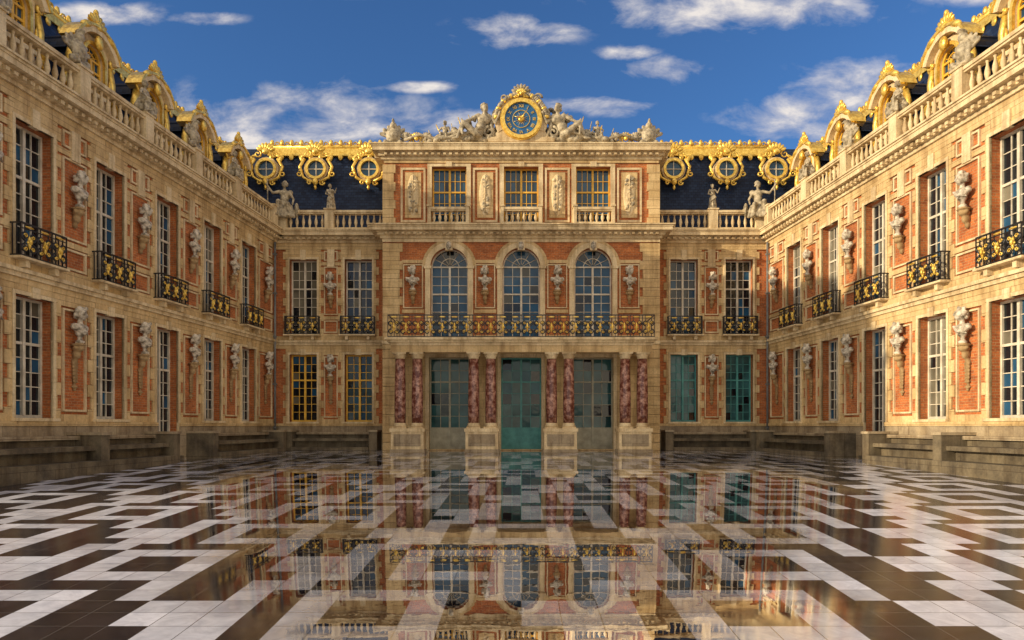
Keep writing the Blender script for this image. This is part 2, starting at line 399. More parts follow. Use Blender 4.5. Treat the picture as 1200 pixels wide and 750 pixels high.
BAL=[(.055,0),(.055,.04),(.035,.07),(.05,.13),(.078,.24),(.07,.32),(.038,.45),(.032,.52),(.05,.56),(.05,.6)]
def balustrade(mb,u0,u1,z0,h,n,piers,m,step=.27,pw=.42):
    mb.box(u0,u1,n-.16,n+.16,z0,z0+.12,m); mb.box(u0,u1,n-.18,n+.18,z0+h-.1,z0+h,m); mb.box(u0,u1,n-.14,n+.14,z0+h-.16,z0+h-.1,m)
    P=sorted(piers)
    for p in P: mb.box(p-pw/2,p+pw/2,n-.2,n+.2,z0+.003,z0+h+.02,m); mb.box(p-pw/2-.04,p+pw/2+.04,n-.24,n+.24,z0+h+.02,z0+h+.08,m)
    edges=[u0]+P+[u1]
    for a,b in zip(edges[:-1],edges[1:]):
        a2=a+(pw/2 if a in P else 0); b2=b-(pw/2 if b in P else 0)
        n_=int((b2-a2)/step)
        if n_<1: continue
        for i in range(n_):
            u=a2+(i+.5)*(b2-a2)/n_
            mb.lathe(u,n,z0+.12,[(r,z*(h-.28)/.6) for r,z in BAL],m,8)
def ironwork(mb,u0,u1,z0,z1,n,returns=True,mod=.5):
    h=z1-z0
    mb.box(u0,u1,n-.025,n+.025,z1-.04,z1,IRON); mb.box(u0,u1,n-.02,n+.02,z0+.02,z0+.05,IRON); mb.box(u0,u1,n-.015,n+.015,z1-.16,z1-.14,IRON)
    k=max(1,round((u1-u0)/mod)); w=(u1-u0)/k; zc=z0+.05+(h-.21)/2; hh=(h-.22)/2
    for i in range(k+1): mb.box(u0+i*w-.013,u0+i*w+.013,n-.013,n+.013,z0+.05,z1-.04,IRON)
    for i in range(k):
        c=u0+(i+.5)*w; rr=min(w*.24,hh*.5)
        for sx in (-1,1):
            for sz in (-1,1):
                mb.spiral(c+sx*rr*1.02,zc+sz*hh*.48,n,rr*.95,IRON,.027,1.5,math.pi*.5*(1 if sz<0 else -1),sx*sz,12)
                mb.spiral(c+sx*rr*.95,zc+sz*hh*.5,n+.02,rr*.5,GOLD,.017,1.2,0,sx*sz,8)
            mb.box(c+sx*w*.25-.01,c+sx*w*.25+.01,n-.012,n+.008,z0+.05,z1-.04,IRON)
        mb.ell((c,n+.015,zc),(rr*.40,.05,hh*.55),GOLD,0,8,4)
        mb.ell((c,n+.05,zc+.02),(rr*.42,.05,hh*.28),GOLD,0,6,4)
        mb.ell((c,n+.02,zc),(rr*.8,.03,hh*.13),GOLD,0,8,4)
        mb.ell((c,n+.02,z1-.10),(w*.3,.022,.03),GOLD,0,8,4)
    if returns:
        for x in (u0,u1):
            mb.box(x-.013,x+.013,0,n,z1-.04,z1-.002,IRON); mb.box(x-.013,x+.013,0,n,z0+.02,z0+.05,IRON)
            for q in range(1,3): mb.box(x-.012,x+.012,n*q/3-.012,n*q/3+.012,z0+.05,z1-.04,IRON)
def shellcrest(mb,c,z,n,w,h,m=None):
    m=m or GOLD
    for i in range(7):
        a=math.pi*(.14+.72*i/6); mb.ell((c+.28*w*math.cos(a),n+.03,z+h*.35+.42*h*math.sin(a)),(.06*w+.02,.06,.26*h),m,math.pi/2-a,7,4)
    mb.ell((c,n+.08,z+h*.38),(.15*w,.09,.22*h),m,0,8,5)
    for sx in (-1,1):
        mb.spiral(c+sx*w*.34,z+h*.24,n,w*.17,m,.045,1.3,math.pi/2,sx,12)
        mb.ell((c+sx*w*.5,n,z+h*.10),(.14*w,.05,.07*h+.02),m,sx*.35,7,4)
def panelframe(mb,u0,u1,z0,z1,m,n=.062,w=.07):
    mb.box(u0,u1,-.02,n,z0,z0+w,m); mb.box(u0,u1,-.02,n,z1-w,z1,m)
    mb.box(u0,u0+w,-.02,n-.002,z0+w,z1-w,m); mb.box(u1-w,u1,-.02,n-.002,z0+w,z1-w,m)
def bench(M,u0,u1,piers=()):
    s=MB(M)
    s.box(u0,u1,.12,1.25,-1.2,.14,STEPM); s.box(u0+.02,u1-.02,.12,.70,.14,.42,STEPM); s.box(u0,u1,.12,.98,.42,.54,STEPM)
    s.box(u0+.02,u1-.02,.12,.36,.54,.72,STEPM); s.box(u0,u1,.12,.50,.72,.82,PLINTH)
    for uu in [u0-.36,u1]+list(piers):
        s.box(uu,uu+.36,.11,1.12,-1.2,.84,STEPM); s.box(uu-.03,uu+.39,.11,1.16,.84,.92,PLINTH)
    s.build('stone_bench')

def side_elevation(mb,mw,mr,u0,u1,centers,piers,doors=(),gf=None,ff=None,w=1.28):
    gops=[];fops=[]
    for i,c in enumerate(centers):
        gops.append((c,w,.05 if i in doors else 1.3,4.45,False)); fops.append((c,w,5.36,8.9,False))
    wall(mb,u0,u1,-1.2,4.9,gops,BRICK); wall(mb,u0,u1,4.9,9.75,fops,BRICK)
    cur=u0
    for i in sorted(doors):
        mb.box(cur,centers[i]-w/2-.02,-.02,.11,-1.2,1.1,PLINTH); mb.box(cur,centers[i]-w/2-.02,-.02,.15,1.1,1.22,STONE); cur=centers[i]+w/2+.02
    mb.box(cur,u1,-.02,.11,-1.2,1.1,PLINTH); mb.box(cur,u1,-.02,.15,1.1,1.22,STONE)
    mb.box(u0,u1,-.02,.07,4.72,4.88,STONE); mb.box(u0,u1,-.02,.13,4.88,5.0,STONE2); mb.box(u0,u1,-.02,.20,5.0,5.1,STONE2); mb.box(u0,u1,-.02,.10,5.1,5.3,STONE)
    mb.box(u0,u1,-.02,.066,9.36,9.66,STONE)
    cornice(mb,u0,u1,9.66,10.2,.55,STONE2)
    for i,c in enumerate(centers):
        a,b=c-w/2,c+w/2
        for z0,z1 in ((1.22,4.72),(5.3,9.36)):
            jamb(mb,a,-1,z0,z1,STONE); jamb(mb,b,1,z0,z1,STONE)
        for zt,ztt in ((4.45,4.72),(8.9,9.36)):
            mb.box(a,b,-.02,.054,zt,ztt,STONE)
            mb.box(c-.13,c+.13,-.02,.12,zt-.03,ztt-.02,STONE2)
        for z0,z1 in ((1.3 if i not in doors else .05,4.45),(5.36,8.9)):
            mb.box(a-.09,a,-.02,.085,z0,z1,STONE2); mb.box(b,b+.09,-.02,.085,z0,z1,STONE2); mb.box(a-.09,b+.09,-.02,.09,z1,z1+.10,STONE2)
        if i in doors:
            mb.box(a-.09,b+.09,-.3,.22,-1.1,.05,STEPM)
        else: mb.box(a-.12,b+.12,-.25,.19,1.22,1.3,STONE2)
        mb.box(a-.2,b+.2,-.02,.40,5.302,5.36,STONE2)
        for sx in (-.5,.5):
            mb.box(c+sx-.07,c+sx+.07,-.02,.3,5.12,5.3,STONE2)
        window(mw,c,w,.05 if i in doors else 1.3,4.45,gf[i] if gf else WHITEP,rows=8,solid=.7 if i in doors else 0,pref=GLT if gf and gf[i] is TEALP else None)
        window(mw,c,w,5.36,8.9,ff[i] if ff else WHITEP,rows=8)
        ironwork(mr,a-.14,b+.14,5.36,6.22,.34)
    for (p,hp) in piers:
        mb.box(p-hp,p+hp,-.02,.048,4.42,4.72,STONE); mb.box(p-hp,p+hp,-.02,.048,1.22,1.42,STONE)
        mb.box(p-hp,p+hp,-.02,.047,5.3,5.42,STONE); mb.box(p-hp,p+hp,-.02,.047,6.08,6.24,STONE); mb.box(p-hp,p+hp,-.02,.047,8.62,8.78,STONE)
        if hp>.45:
            q=hp-.2
            panelframe(mb,p-q,p+q,5.46,6.04,STONE2,.062,.055); panelframe(mb,p-q,p+q,6.3,8.56,STONE2,.064,.05); panelframe(mb,p-q,p+q,8.84,9.30,STONE2,.062,.055)
            panelframe(mb,p-q,p+q,1.5,4.36,STONE2,.064,.05)
        mb.box(p-.17,p+.17,-.02,.10,8.55,9.36,STONE2)

# ---------------------------------------------------------------- palace
palace=empty('baroque_palace')
bc=[0]
def add_bust(world,rz,long,i,sc=1.0):
    bc[0]+=1
    return inst(BUSTS[(long,(bc[0]*7+i)%3)],'marble_bust',world,rz,sc)

# ---- wings
SL=.0882; A=math.atan(SL); ca,sa=math.cos(A),math.sin(A)
CEN=[2.8+2.96*k for k in range(6)]; WEND=19.1
def dormer():
    mb=MB()
    w=.86; zt=2.05; zb=.62
    wall(mb,-.68,.68,-.6,2.32,[(0,w,zb,zt,True)],STONE2,.25)
    mb.box(-.68,-.66,-1.9,-.25,-.6,2.0,SLATE); mb.box(.66,.68,-1.9,-.25,-.6,2.0,SLATE)
    window(mb,0,w,zb,zt,GOLDP,-.12,4,3,True,GL2)
    mb.ring(0,zt-w/2,w/2+.0,w/2+.1,0,.09,0,math.pi,GOLD,14)
    mb.box(-w/2-.1,-w/2,0,.088,zb,zt-w/2,GOLD); mb.box(w/2,w/2+.1,0,.088,zb,zt-w/2,GOLD)
    mb.box(-.62,.62,-.02,.14,zb-.12,zb,STONE2)
    mb.ring(0,1.55,.82,1.0,-.3,.22,.32,math.pi-.32,STONE2,14); mb.ring(0,1.55,1.0,1.08,-.3,.27,.32,math.pi-.32,GOLD,14)
    mb.ring(0,1.45,.78,.84,-1.9,-.25,.2,math.pi-.2,SLATE,12)
    for sx in (-1,1):
        mb.box(-1.18 if sx<0 else .70,-.70 if sx<0 else 1.18,-.2,-.02,-.6,.45,STONE2)
        mb.tube([(sx*.78,-.05,1.75),(sx*.92,-.05,1.3),(sx*.9,-.05,.9),(sx*1.1,-.05,.5)],.11,GOLD,6)
        mb.spiral(sx*1.0,.5,-.02,.2,GOLD,.07,1.2,math.pi/2,-sx,12)
        mb.spiral(sx*.82,1.85,.04,.15,GOLD,.06,1.2,0,sx,12)
        mb.ell((sx*.62,.1,.95),(.07,.06,.34),GOLD,0,6,4)
        mb.ell((sx*.55,.2,2.42),(.28,.1,.11),GOLD,sx*.5,7,4)
    shellcrest(mb,0,2.38,.12,1.05,.62)
    mb.ell((0,.2,2.12),(.17,.1,.22),GOLD,0,8,5)
    mb.ell((0,.1,3.05),(.08,.08,.1),GOLD,0,8,5)
    ob=mb.build('tmpd'); me=ob.data; bpy.data.objects.remove(ob); return me
DORM=dormer()
def wing(side):
    d=Vector((side*sa,-ca,0)); w=Vector((side*ca,sa,0))
    M=Matrix(((d.x,w.x,0,side*11.5),(d.y,w.y,0,0),(0,0,1,0),(0,0,0,1)))
    rz=math.atan2(-w.x,w.y)
    W=lambda u,n,z: M@Vector((u,-n,z))
    mb,mw,mr=MB(M),MB(M),MB(M)
    pc=[(CEN[i]+CEN[i+1])/2 for i in range(5)]
    pw=2.96/2-.64-.31
    piers=[(p,pw+.13) for p in pc]+[(1.15,.85)]
    side_elevation(mb,mw,mr,-.2,WEND,CEN,piers,doors=(2,),gf=[WHITEP]*6,ff=[WHITEP]*6)
    mb.box(WEND-.9,WEND+.05,-.6,.07,-1.2,9.66,STONE)
    mb.box(-.2,WEND,-8,-.6,-1.2,9.7,STONE); mb.box(-.2,WEND,-8,-.35,9.7,10.2,STONE2)
    mb.build('wing_wall',palace); mw.build('wing_windows',palace); mr.build('wing_balconets',palace)
    bb=MB(M); balustrade(bb,.15,WEND,10.2,.92,.18,[pc[i] for i in range(5)]+[.8],STONE2); bb.build('wing_balustrade',palace)
    rb=MB(M)
    zr=14.0
    u1b=WEND; u1t=WEND-2.6
    rb.poly([(-3,-.85,10.2),(u1b,-.85,10.2),(u1t,-2.3,zr),(-3,-2.3,zr)],SLATE)
    rb.poly([(u1b,-.85,10.2),(u1b,-8,10.2),(u1t,-6.5,zr),(u1t,-2.3,zr)],SLATE)
    rb.poly([(-3,-8,10.2),(u1b,-8,10.2),(u1t,-6.5,zr),(-3,-6.5,zr)],SLATE)
    rb.poly([(-3,-2.3,zr),(u1t,-2.3,zr),(u1t,-6.5,zr),(-3,-6.5,zr)],ROOFTOP)
    rb.build('wing_mansard_roof',palace)
    g=MB(M)
    g.tube([(-1,-2.27,zr+.05),(u1t,-2.27,zr+.05)],.13,GOLD,8); g.box(-1,u1t,-2.36,-2.10,zr-.32,zr-.08,GOLD)
    u=-.5
    while u<u1t:
        g.ell((u,-2.2,zr+.2),(.1,.08,.16),GOLD,0,7,4); g.ell((u,-2.1,zr-.42),(.12,.05,.14),GOLD,0,7,4)
        g.spiral(u+.22,zr+.15,-2.2,.12,GOLD,.035,1.2,0,1,9); u+=.5
    for c in CEN: 
        if c<u1t: shellcrest(g,c,zr+.05,-2.18,1.1,.7)
    for p in pc:
        g.tube([(p,-.88,10.5),(p,-2.2,zr-.2)],.06,GOLD,6)
    g.build('wing_gilded_cresting',palace)
    for i,c in enumerate(CEN): inst(DORM,'dormer_window',W(c,-.5,10.6),rz,1.0,palace)
    for i,p in enumerate(pc):
        add_bust(W(p,.2,7.25),rz,0,i,1.02); add_bust(W(p,.2,3.42),rz,1,i+1,1.02)
        me=(SEATP[side],TROPHY)[i%2]
        inst(me,'rooftop_statue' if i%2==0 else 'rooftop_trophy',W(p,.18,11.2),rz,.72 if i%2==0 else .85)
    add_bust(W(1.15,.2,7.25),rz,0,1,1.02); add_bust(W(1.15,.2,3.42),rz,1,0,1.02)
    bench(M,1.8,7.3); bench(M,10.1,18.5,[13.2])
    p=MB(M); p.tube([(.45,.16,-.2),(.45,.16,9.6)],.055,PIPE,8)
    for z in (1,3,5.2,7.2,9): p.box(.37,.53,.08,.23,z,z+.08,PIPE)
    p.build('downpipe')
wing(-1); wing(1)

# ---- back side sections
for sd in (-1,1):
    mb,mw,mr=MB(),MB(),MB()
    c1,c2=7.62,10.2
    cs=sorted([sd*c1,sd*c2]); u0,u1=(6.15,11.6) if sd>0 else (-11.6,-6.15)
    gf=[GOLDP,GOLDP] if sd<0 else [TEALP,TEALP]
    side_elevation(mb,mw,mr,u0,u1,cs,[(sd*8.91,.52)],gf=gf,ff=[WHITEP,WHITEP])
    mb.box(u0,u1,-6,-.6,-1.2,9.7,STONE); mb.box(u0,u1,-6,-.35,9.7,10.2,STONE2)
    mb.build('corner_section_wall',palace); mw.build('corner_section_windows',palace); mr.build('corner_section_balconets',palace)
    bb=MB(); balustrade(bb,u0,u1,10.2,.92,.18,[sd*8.91,sd*11.1],STONE2); bb.build('corner_section_balustrade',palace)
    add_bust((sd*8.91,-.2,7.2),0,0,0,1.05); add_bust((sd*8.91,-.2,3.42),0,1,1,1.0)
    a,b=(6.9,10.4) if sd>0 else (-10.4,-6.9)
    bench(Matrix.Identity(4),a,b)
    rb=MB(); zr=14.75
    xa,xb=(5.5,15) if sd>0 else (-15,-5.5)
    rb.poly([(xa,-.7,10.2),(xb,-.7,10.2),(xb,-1.7,zr),(xa,-1.7,zr)],SLATE); rb.poly([(xa,-1.7,zr),(xb,-1.7,zr),(xb,-6,zr),(xa,-6,zr)],ROOFTOP)
    rb.poly([(xa,-6,10.2),(xb,-6,10.2),(xb,-6,zr),(xa,-6,zr)],SLATE)
    rb.build('corner_mansard_roof',palace)
    g=MB(); x0,x1=(6.2,12.4) if sd>0 else (-12.4,-6.2)
    g.tube([(x0,-1.62,zr+.05),(x1,-1.62,zr+.05)],.14,GOLD,8); g.box(x0,x1,-1.75,-1.42,zr-.42,zr-.08,GOLD)
    u=x0+.2
    while u<x1:
        g.ell((u,-1.5,zr+.22),(.11,.09,.17),GOLD,0,7,4); g.ell((u,-1.42,zr-.5),(.13,.06,.16),GOLD,0,7,4); g.spiral(u+.22,zr+.18,-1.55,.13,GOLD,.04,1.2,0,1,9); u+=.48
    for c in (7.35,9.9,12.3):
        c*=sd; zc=13.5
        g.ring(c,zc,.38,.50,-1.5,-.85,0,2*math.pi,GOLD,20); g.ring(c,zc,.50,.58,-1.5,-.95,0,2*math.pi,STONE2,20)
        pts=[(c+.38*math.cos(2*math.pi*i/20),-1.0,zc+.38*math.sin(2*math.pi*i/20)) for i in range(20)]; g.poly(pts,GL2)
        g.box(c-.018,c+.018,-1.0,-.95,zc-.38,zc+.38,WHITEP); g.box(c-.38,c+.38,-1.0,-.955,zc-.018,zc+.018,WHITEP)
        shellcrest(g,c,zc+.55,-.95,1.2,.72)
        for sx in (-1,1):
            g.tube([(c+sx*.55,-.95,zc+.5),(c+sx*.78,-.95,zc+.1),(c+sx*.62,-.95,zc-.4),(c+sx*.2,-.9,zc-.66)],.075,GOLD,6)
            g.spiral(c+sx*.80,zc-.25,-.9,.17,GOLD,.05,1.2,math.pi/2,sx,12); g.spiral(c+sx*.3,zc-.68,-.88,.14,GOLD,.045,1.2,0,-sx,12)
            g.ell((c+sx*.68,-.95,zc+.45),(.10,.08,.2),GOLD,sx*.4,7,4)
        g.ell((c,-.82,zc-.66),(.14,.1,.18),GOLD,0,8,5); g.ell((c,-.85,zc-.92),(.07,.06,.13),GOLD,0,8,5)
    g.build('gilded_round_dormers',palace)
    inst(SEAT[sd],'rooftop_statue',(sd*11.05,-.25,10.75),-sd*.3,1.15)
    inst(STAND,'rooftop_statue',(sd*8.91,-.18,11.2),0,.66)

# ---- central pavilion (front plane 1.2 m proud)
HW=6.2
mb=MB(Matrix.Translation((0,-1.2,0))); mw=MB(mb.M); mr=MB(mb.M)
AX=(-3.25,0,3.25)
wall(mb,-HW,HW,-1.2,4.95,[(c,1.82,.05,4.2,False) for c in AX],STONE)
wall(mb,-HW,HW,4.95,9.5,[(c,1.7,5.0,9.15,True) for c in AX],BRICK)
wall(mb,-HW,HW,9.5,13.35,[(c,1.56,10.15,12.8,False) for c in AX],BRICK)
for sx in (-1,1):
    x0,x1=(HW-.6,HW) if sx>0 else (-HW,-HW+.6)
    mb.box(x0,x1,-5.5,-.6,-1.2,13.35,STONE)
mb.box(-HW+.6,HW-.6,-5.5,-5.2,-1.2,13.35,STONE); mb.box(-HW,HW,-5.5,-.3,13.35,13.7,ROOFTOP)
for c in AX:
    window(mw,c,1.82,.05,4.2,TEALP if c==0 else TAUPE,rows=6,solid=.9,pref=GLT,cols=4)
    for s_ in (-1,1):
        x0,x1=(c-.91-.16,c-.91) if s_<0 else (c+.91,c+.91+.16); mb.box(x0,x1,-.02,.08,.0,4.2,STONE2)
    mb.box(c-1.07,c+1.07,-.02,.085,4.2,4.36,STONE2)
    window(mw,c,1.7,5.0,9.15,WHITEP,rows=8,arch=True,pref=GL2)
    mb.ring(c,8.3,.85,1.08,-.02,.09,0,math.pi,STONE2,18); mb.ring(c,8.3,1.08,1.22,-.02,.055,0,math.pi,STONE,18)
    for s_ in (-1,1):
        x0,x1=(c-1.08,c-.85) if s_<0 else (c+.85,c+1.08); mb.box(x0,x1,-.02,.088,5.0,8.3,STONE2)
        mb.box(x0-.05,x1+.05,-.02,.13,8.2,8.32,STONE2)
    mb.box(c-.16,c+.16,-.02,.2,9.0,9.45,STONE2); mb.ell((c,.2,9.2),(.13,.1,.2),SCULPT)
    window(mw,c,1.56,10.15,12.8,GOLDP,rows=5,cols=6,pref=GL2)
    for s_ in (-1,1):
        x0,x1=(c-.98,c-.78) if s_<0 else (c+.78,c+.98); mb.box(x0,x1,-.02,.085,10.1,12.8,STONE2)
    mb.box(c-.98,c+.98,-.02,.09,12.8,12.92,STONE2); mb.box(c-.14,c+.14,-.02,.14,12.78,13.0,STONE2)
    balustrade(mb,c-.88,c+.88,10.08,.78,.3,[c-.85,c+.85],STONE2,.24,.14)
PX=(-4.88,-1.625,1.625,4.88)
for i,p in enumerate(PX):
    mb.box(p-.5,p+.5,-.02,.046,8.45,8.6,STONE); mb.box(p-.5,p+.5,-.02,.046,6.2,6.36,STONE); mb.box(p-.5,p+.5,-.02,.047,5.0,5.2,STONE)
    panelframe(mb,p-.45,p+.45,6.42,8.4,STONE2,.062,.05)
    add_bust((p,-1.4,7.2),0,0,i,1.08)
    panelframe(mb,p-.56,p+.56,10.3,12.75,STONE2,.05,.09); mb.box(p-.36,p+.36,-.02,.045,10.5,12.55,STONE)
    mb.ell((p,.05,11.52),(.27,.05,.95),STONE2,0,14,8)
    for k in range(26):
        zz=U(10.75,12.3); mb.ell((p+U(-.16,.16),.08,zz),(U(.04,.09),.06,U(.06,.14)),STONE2 if k%2 else LEADST,R()*3,6,4)
    mb.tube([(p,.1,10.7),(p,.1,12.4)],.035,STONE2,5)
for sx in (-1,1):
    for z0,z1 in ((4.95,9.4),(10.1,12.95)):
        z=z0;k=0
        while z<z1-.1:
            zz=min(z+.4,z1); ww=.85 if k%2==0 else .72
            if z0>10: ww*=.62
            x0,x1=(HW-ww,HW+.05) if sx>0 else (-HW-.05,-HW+ww); mb.box(x0,x1,-.7,.07,z+.008,zz-.008,STONE); z=zz;k+=1
    z=-.9
    while z<4.8:
        zz=min(z+.42,4.8); x0,x1=(HW-.95,HW+.05) if sx>0 else (-HW-.05,-HW+.95); mb.box(x0,x1,-.7,.08,z+.01,zz-.01,STONE); z=zz
mb.box(-HW-.07,HW+.07,-.7,.12,4.8,4.95,STONE2)
mb.box(-HW-.06,HW+.06,-.7,.075,9.4,9.56,STONE2)
cornice(mb,-HW,HW,9.56,10.1,.6,STONE2,1,1)
mb.box(-HW,HW,-.02,.06,12.97,13.12,STONE)
cornice(mb,-HW,HW,13.1,13.72,.5,STONE2,1,1)
for sx in (-1,1):
    for z0,z1 in ((9.56,10.1),(13.1,13.72)):
        x0,x1=(HW,HW+.5) if sx>0 else (-HW-.5,-HW); mb.box(x0,x1,-5.5,-.352,z0+.25,z1-.004,STONE2)
mb.build('pavilion_wall',palace); mw.build('pavilion_windows',palace)
pb=MB(Matrix.Translation((0,-1.2,0)))
pb.box(-HW,HW,-.5,-.05,13.72,13.95,STONE2)
pb.ring(0,14.95,.95,1.2,-.35,.0,-.5,math.pi+.5,STONE2,26)
pb.box(-1.5,1.5,-.45,.02,13.95,14.15,STONE2)
pb.poly([(-1.5,-.4,14.15),(1.5,-.4,14.15),(.9,-.4,15.4),(-.9,-.4,15.4)],STONE2); pb.poly([(-1.3,-.02,14.15),(1.3,-.02,14.15),(.7,-.02,14.9),(-.7,-.02,14.9)],STONE2)
for sx in (-1,1):
    pb.tube([(sx*1.2,-.1,14.2),(sx*1.35,-.1,14.7),(sx*1.2,-.1,15.3),(sx*.7,-.1,15.9)],.11,LEADST,7)
    pb.spiral(sx*1.45,14.4,-.05,.26,LEADST,.08,1.3,math.pi/2,-sx,14); pb.spiral(sx*.75,15.95,-.05,.2,LEADST,.06,1.3,0,sx,14)
    for k in range(16):
        a=.1+1.3*k/15; pb.ell((sx*1.14*math.cos(a),.03,14.95+1.14*math.sin(a)),(.1,.1,.13),GOLD if k%4==0 else LEADST,R()*2,7,4)
    for k in range(60):
        t=R(); x=1.3+t*3.1; top=13.95+max(.22,(1.75*(1-t)**1.2)); z=U(13.98,top)
        pb.ell((sx*x,U(-.45,-.15),z),(U(.1,.24),U(.1,.16),U(.09,.2)),LEADST,R()*3,8,5)
    for k in range(6):
        x=1.5+.5*k; pb.tube([(sx*x,-.25,14.0),(sx*(x+U(.1,.5)),-.2,14.25+1.0*(1-k/6)+U(.1,.3))],.045,LEADST if k%2 else GOLD,5,.5)
    for x in (4.3,4.75,5.2):
        shellcrest(pb,sx*x,13.95,-.2,.7,.5,GOLD if x==4.75 else LEADST); pb.ell((sx*x,-.2,14.25),(.14,.12,.2),LEADST)
    pb.tube([(sx*2.6,-.1,14.2),(sx*3.2,-.1,14.38),(sx*3.9,-.1,14.1),(sx*4.6,-.1,14.3),(sx*5.3,-.1,14.05)],.08,LEADST,6)
shellcrest(pb,0,15.85,-.05,1.1,.72,LEADST); shellcrest(pb,0,15.9,.08,.55,.42)
pb.build('clock_pediment',palace)
for sx in (-1,1):
    inst(RECL[sx],'reclining_statue',(sx*2.0,-1.1,13.95),0,1.25)
    inst(TROPHY,'rooftop_trophy',(sx*5.8,-1.05,13.72),0,1.0)
    inst(SEATP[sx],'rooftop_statue',(sx*3.5,-.95,13.95),0,.68)
ck=empty('clock'); ck.location=(0,-1.2,14.95)
c=MB(); 
c.ring(0,0,.74,.90,-.2,.16,0,2*math.pi,GOLD,40); c.ring(0,0,.90,.95,-.2,.08,0,2*math.pi,GOLD,40); c.ring(0,0,.38,.40,.0,.075,0,2*math.pi,GOLD,32)
c.build('gilded_rim',ck)
c=MB(); c.poly([(.75*math.cos(2*math.pi*i/40),.04,.75*math.sin(2*math.pi*i/40)) for i in range(40)],NAVY); c.build('dial',ck)
c=MB(); c.ell((0,.07,0),(.13,.07,.13),GOLD,0,14,8)
for k in range(16):
    a=2*math.pi*k/16; c.tube([(.12*math.cos(a),.06,.12*math.sin(a)),((.34 if k%2 else .25)*math.cos(a),.06,(.34 if k%2 else .25)*math.sin(a))],.016,GOLD,4,.2)
c.build('sun_rays',ck)
c=MB(); c.tube([(0,.15,0),(.30,.15,.40)],.026,GOLD,5,.5); c.tube([(0,.15,0),(-.3,.15,.08)],.028,GOLD,5,.5); c.build('clock_hands',ck)
nums=['XII','I','II','III','IIII','V','VI','VII','VIII','IX','X','XI']
for k,t in enumerate(nums):
    cu=bpy.data.curves.new('num','FONT'); cu.body=t; cu.size=.19; cu.align_x='CENTER'; cu.align_y='CENTER'; cu.extrude=.008; cu.offset=.002
    o=bpy.data.objects.new('numeral_'+t,cu); COL.objects.link(o); o.parent=ck
    a=math.pi/2-2*math.pi*k/12
    o.location=(.58*math.cos(a),-.06,.58*math.sin(a)); o.rotation_euler=(math.pi/2,-(a-math.pi/2),0); o.data.materials.append(GOLD)
# portico
pt=MB(Matrix.Translation((0,-1.2,0)))
CX=[(-5.15,-4.42),(-2.02,-1.29),(1.29,2.02),(4.42,5.15)]
for a,b in CX:
    pt.box(a-.36,b+.36,1.40,2.30,-1.2,.12,PLINTH); pt.box(a-.32,b+.32,1.44,2.26,.12,.86,STONE2); pt.box(a-.37,b+.37,1.39,2.31,.86,1.0,STONE2)
    pt.box(a-.2,b+.2,2.16,2.28,.25,.75,PLINTH)
    for x in (a,b):
        pt.box(x-.29,x+.29,1.56,2.14,1.0,1.07,STONE2)
        pt.lathe(x,1.85,1.07,[(.28,0),(.29,.04),(.25,.08),(.26,.13),(.235,.16)],STONE2,20)
        pt.lathe(x,1.85,1.23,[(.235,0),(.242,.8),(.235,1.6),(.205,2.72)],COLM,24)
        pt.lathe(x,1.85,3.95,[(.205,0),(.225,.02),(.22,.06),(.27,.15),(.29,.2)],STONE2,20); pt.box(x-.29,x+.29,1.56,2.14,4.15,4.22,STONE2)
pt.box(-5.5,5.5,1.55,2.15,4.22,4.50,STONE); pt.box(-5.5,-4.9,.0,1.55,4.22,4.50,STONE); pt.box(4.9,5.5,.0,1.55,4.22,4.50,STONE)
pt.box(-5.53,5.53,0,2.19,4.50,4.62,STONE2); pt.box(-5.62,5.62,0,2.28,4.62,4.72,STONE2); pt.box(-5.72,5.72,0,2.38,4.72,4.82,STONE2)
pt.build('portico',palace)
ir=MB(Matrix.Translation((0,-1.2,0))); ironwork(ir,-5.6,5.6,4.82,5.78,2.25,True,.52); ir.build('balcony_railing',palace)

# ---------------------------------------------------------------- courtyard floor: marble paving, made convex to compress its mirror image
CY=-33.0
S0,DK=.080,13.0
def zf(y):
    d=y-CY
    if d<3: return -S0*DK+(3-d)*-.02
    return -S0*DK*math.exp(-(d-3)/DK)
ZB=S0*DK*math.exp(-30/DK)
T=.37
nx,ny=76,124
x0=-nx*T/2; y0=.3
verts=[];faces=[];mi=[];tones=[]
for j in range(ny+1):
    y=y0-j*T
    for i in range(nx+1): verts.append((x0+i*T,y,zf(y)+ZB))
def tile(i,j):     # 1 dark, 0 white: staggered white squares with dark hearts, on dark stepped bands
    row=j//5; v=j%5; u=(i+row*2)%10
    if u<5:
        if u==4: return 1
        if v==4: return 1 if u<3 else 0
        return 1 if (u in (1,2) and v in (1,2)) else 0
    u-=5
    if u==4: return 1
    if v==4: return 0 if u in (1,2) else 1
    return 0 if (u in (1,2) and v in (1,2)) or (u==3) or (v==3 and u>1) or (u==0 and v==0) else 1
for j in range(ny):
    for i in range(nx):
        a=j*(nx+1)+i; faces.append((a,a+nx+1,a+nx+2,a+1))
        mi.append(tile(i,j)); tones.append(U(.76,1.1))
me=bpy.data.meshes.new('courtyard_marble_floor'); me.from_pydata(verts,[],faces)
uv=me.uv_layers.new(name='UVMap'); data=[]
for f in faces:
    for q in f: data+=[(verts[q][0]-x0)/T,(verts[q][1]-y0)/T]
uv.data.foreach_set('uv',data)
at=me.attributes.new('tone','FLOAT','FACE'); at.data.foreach_set('value',tones)
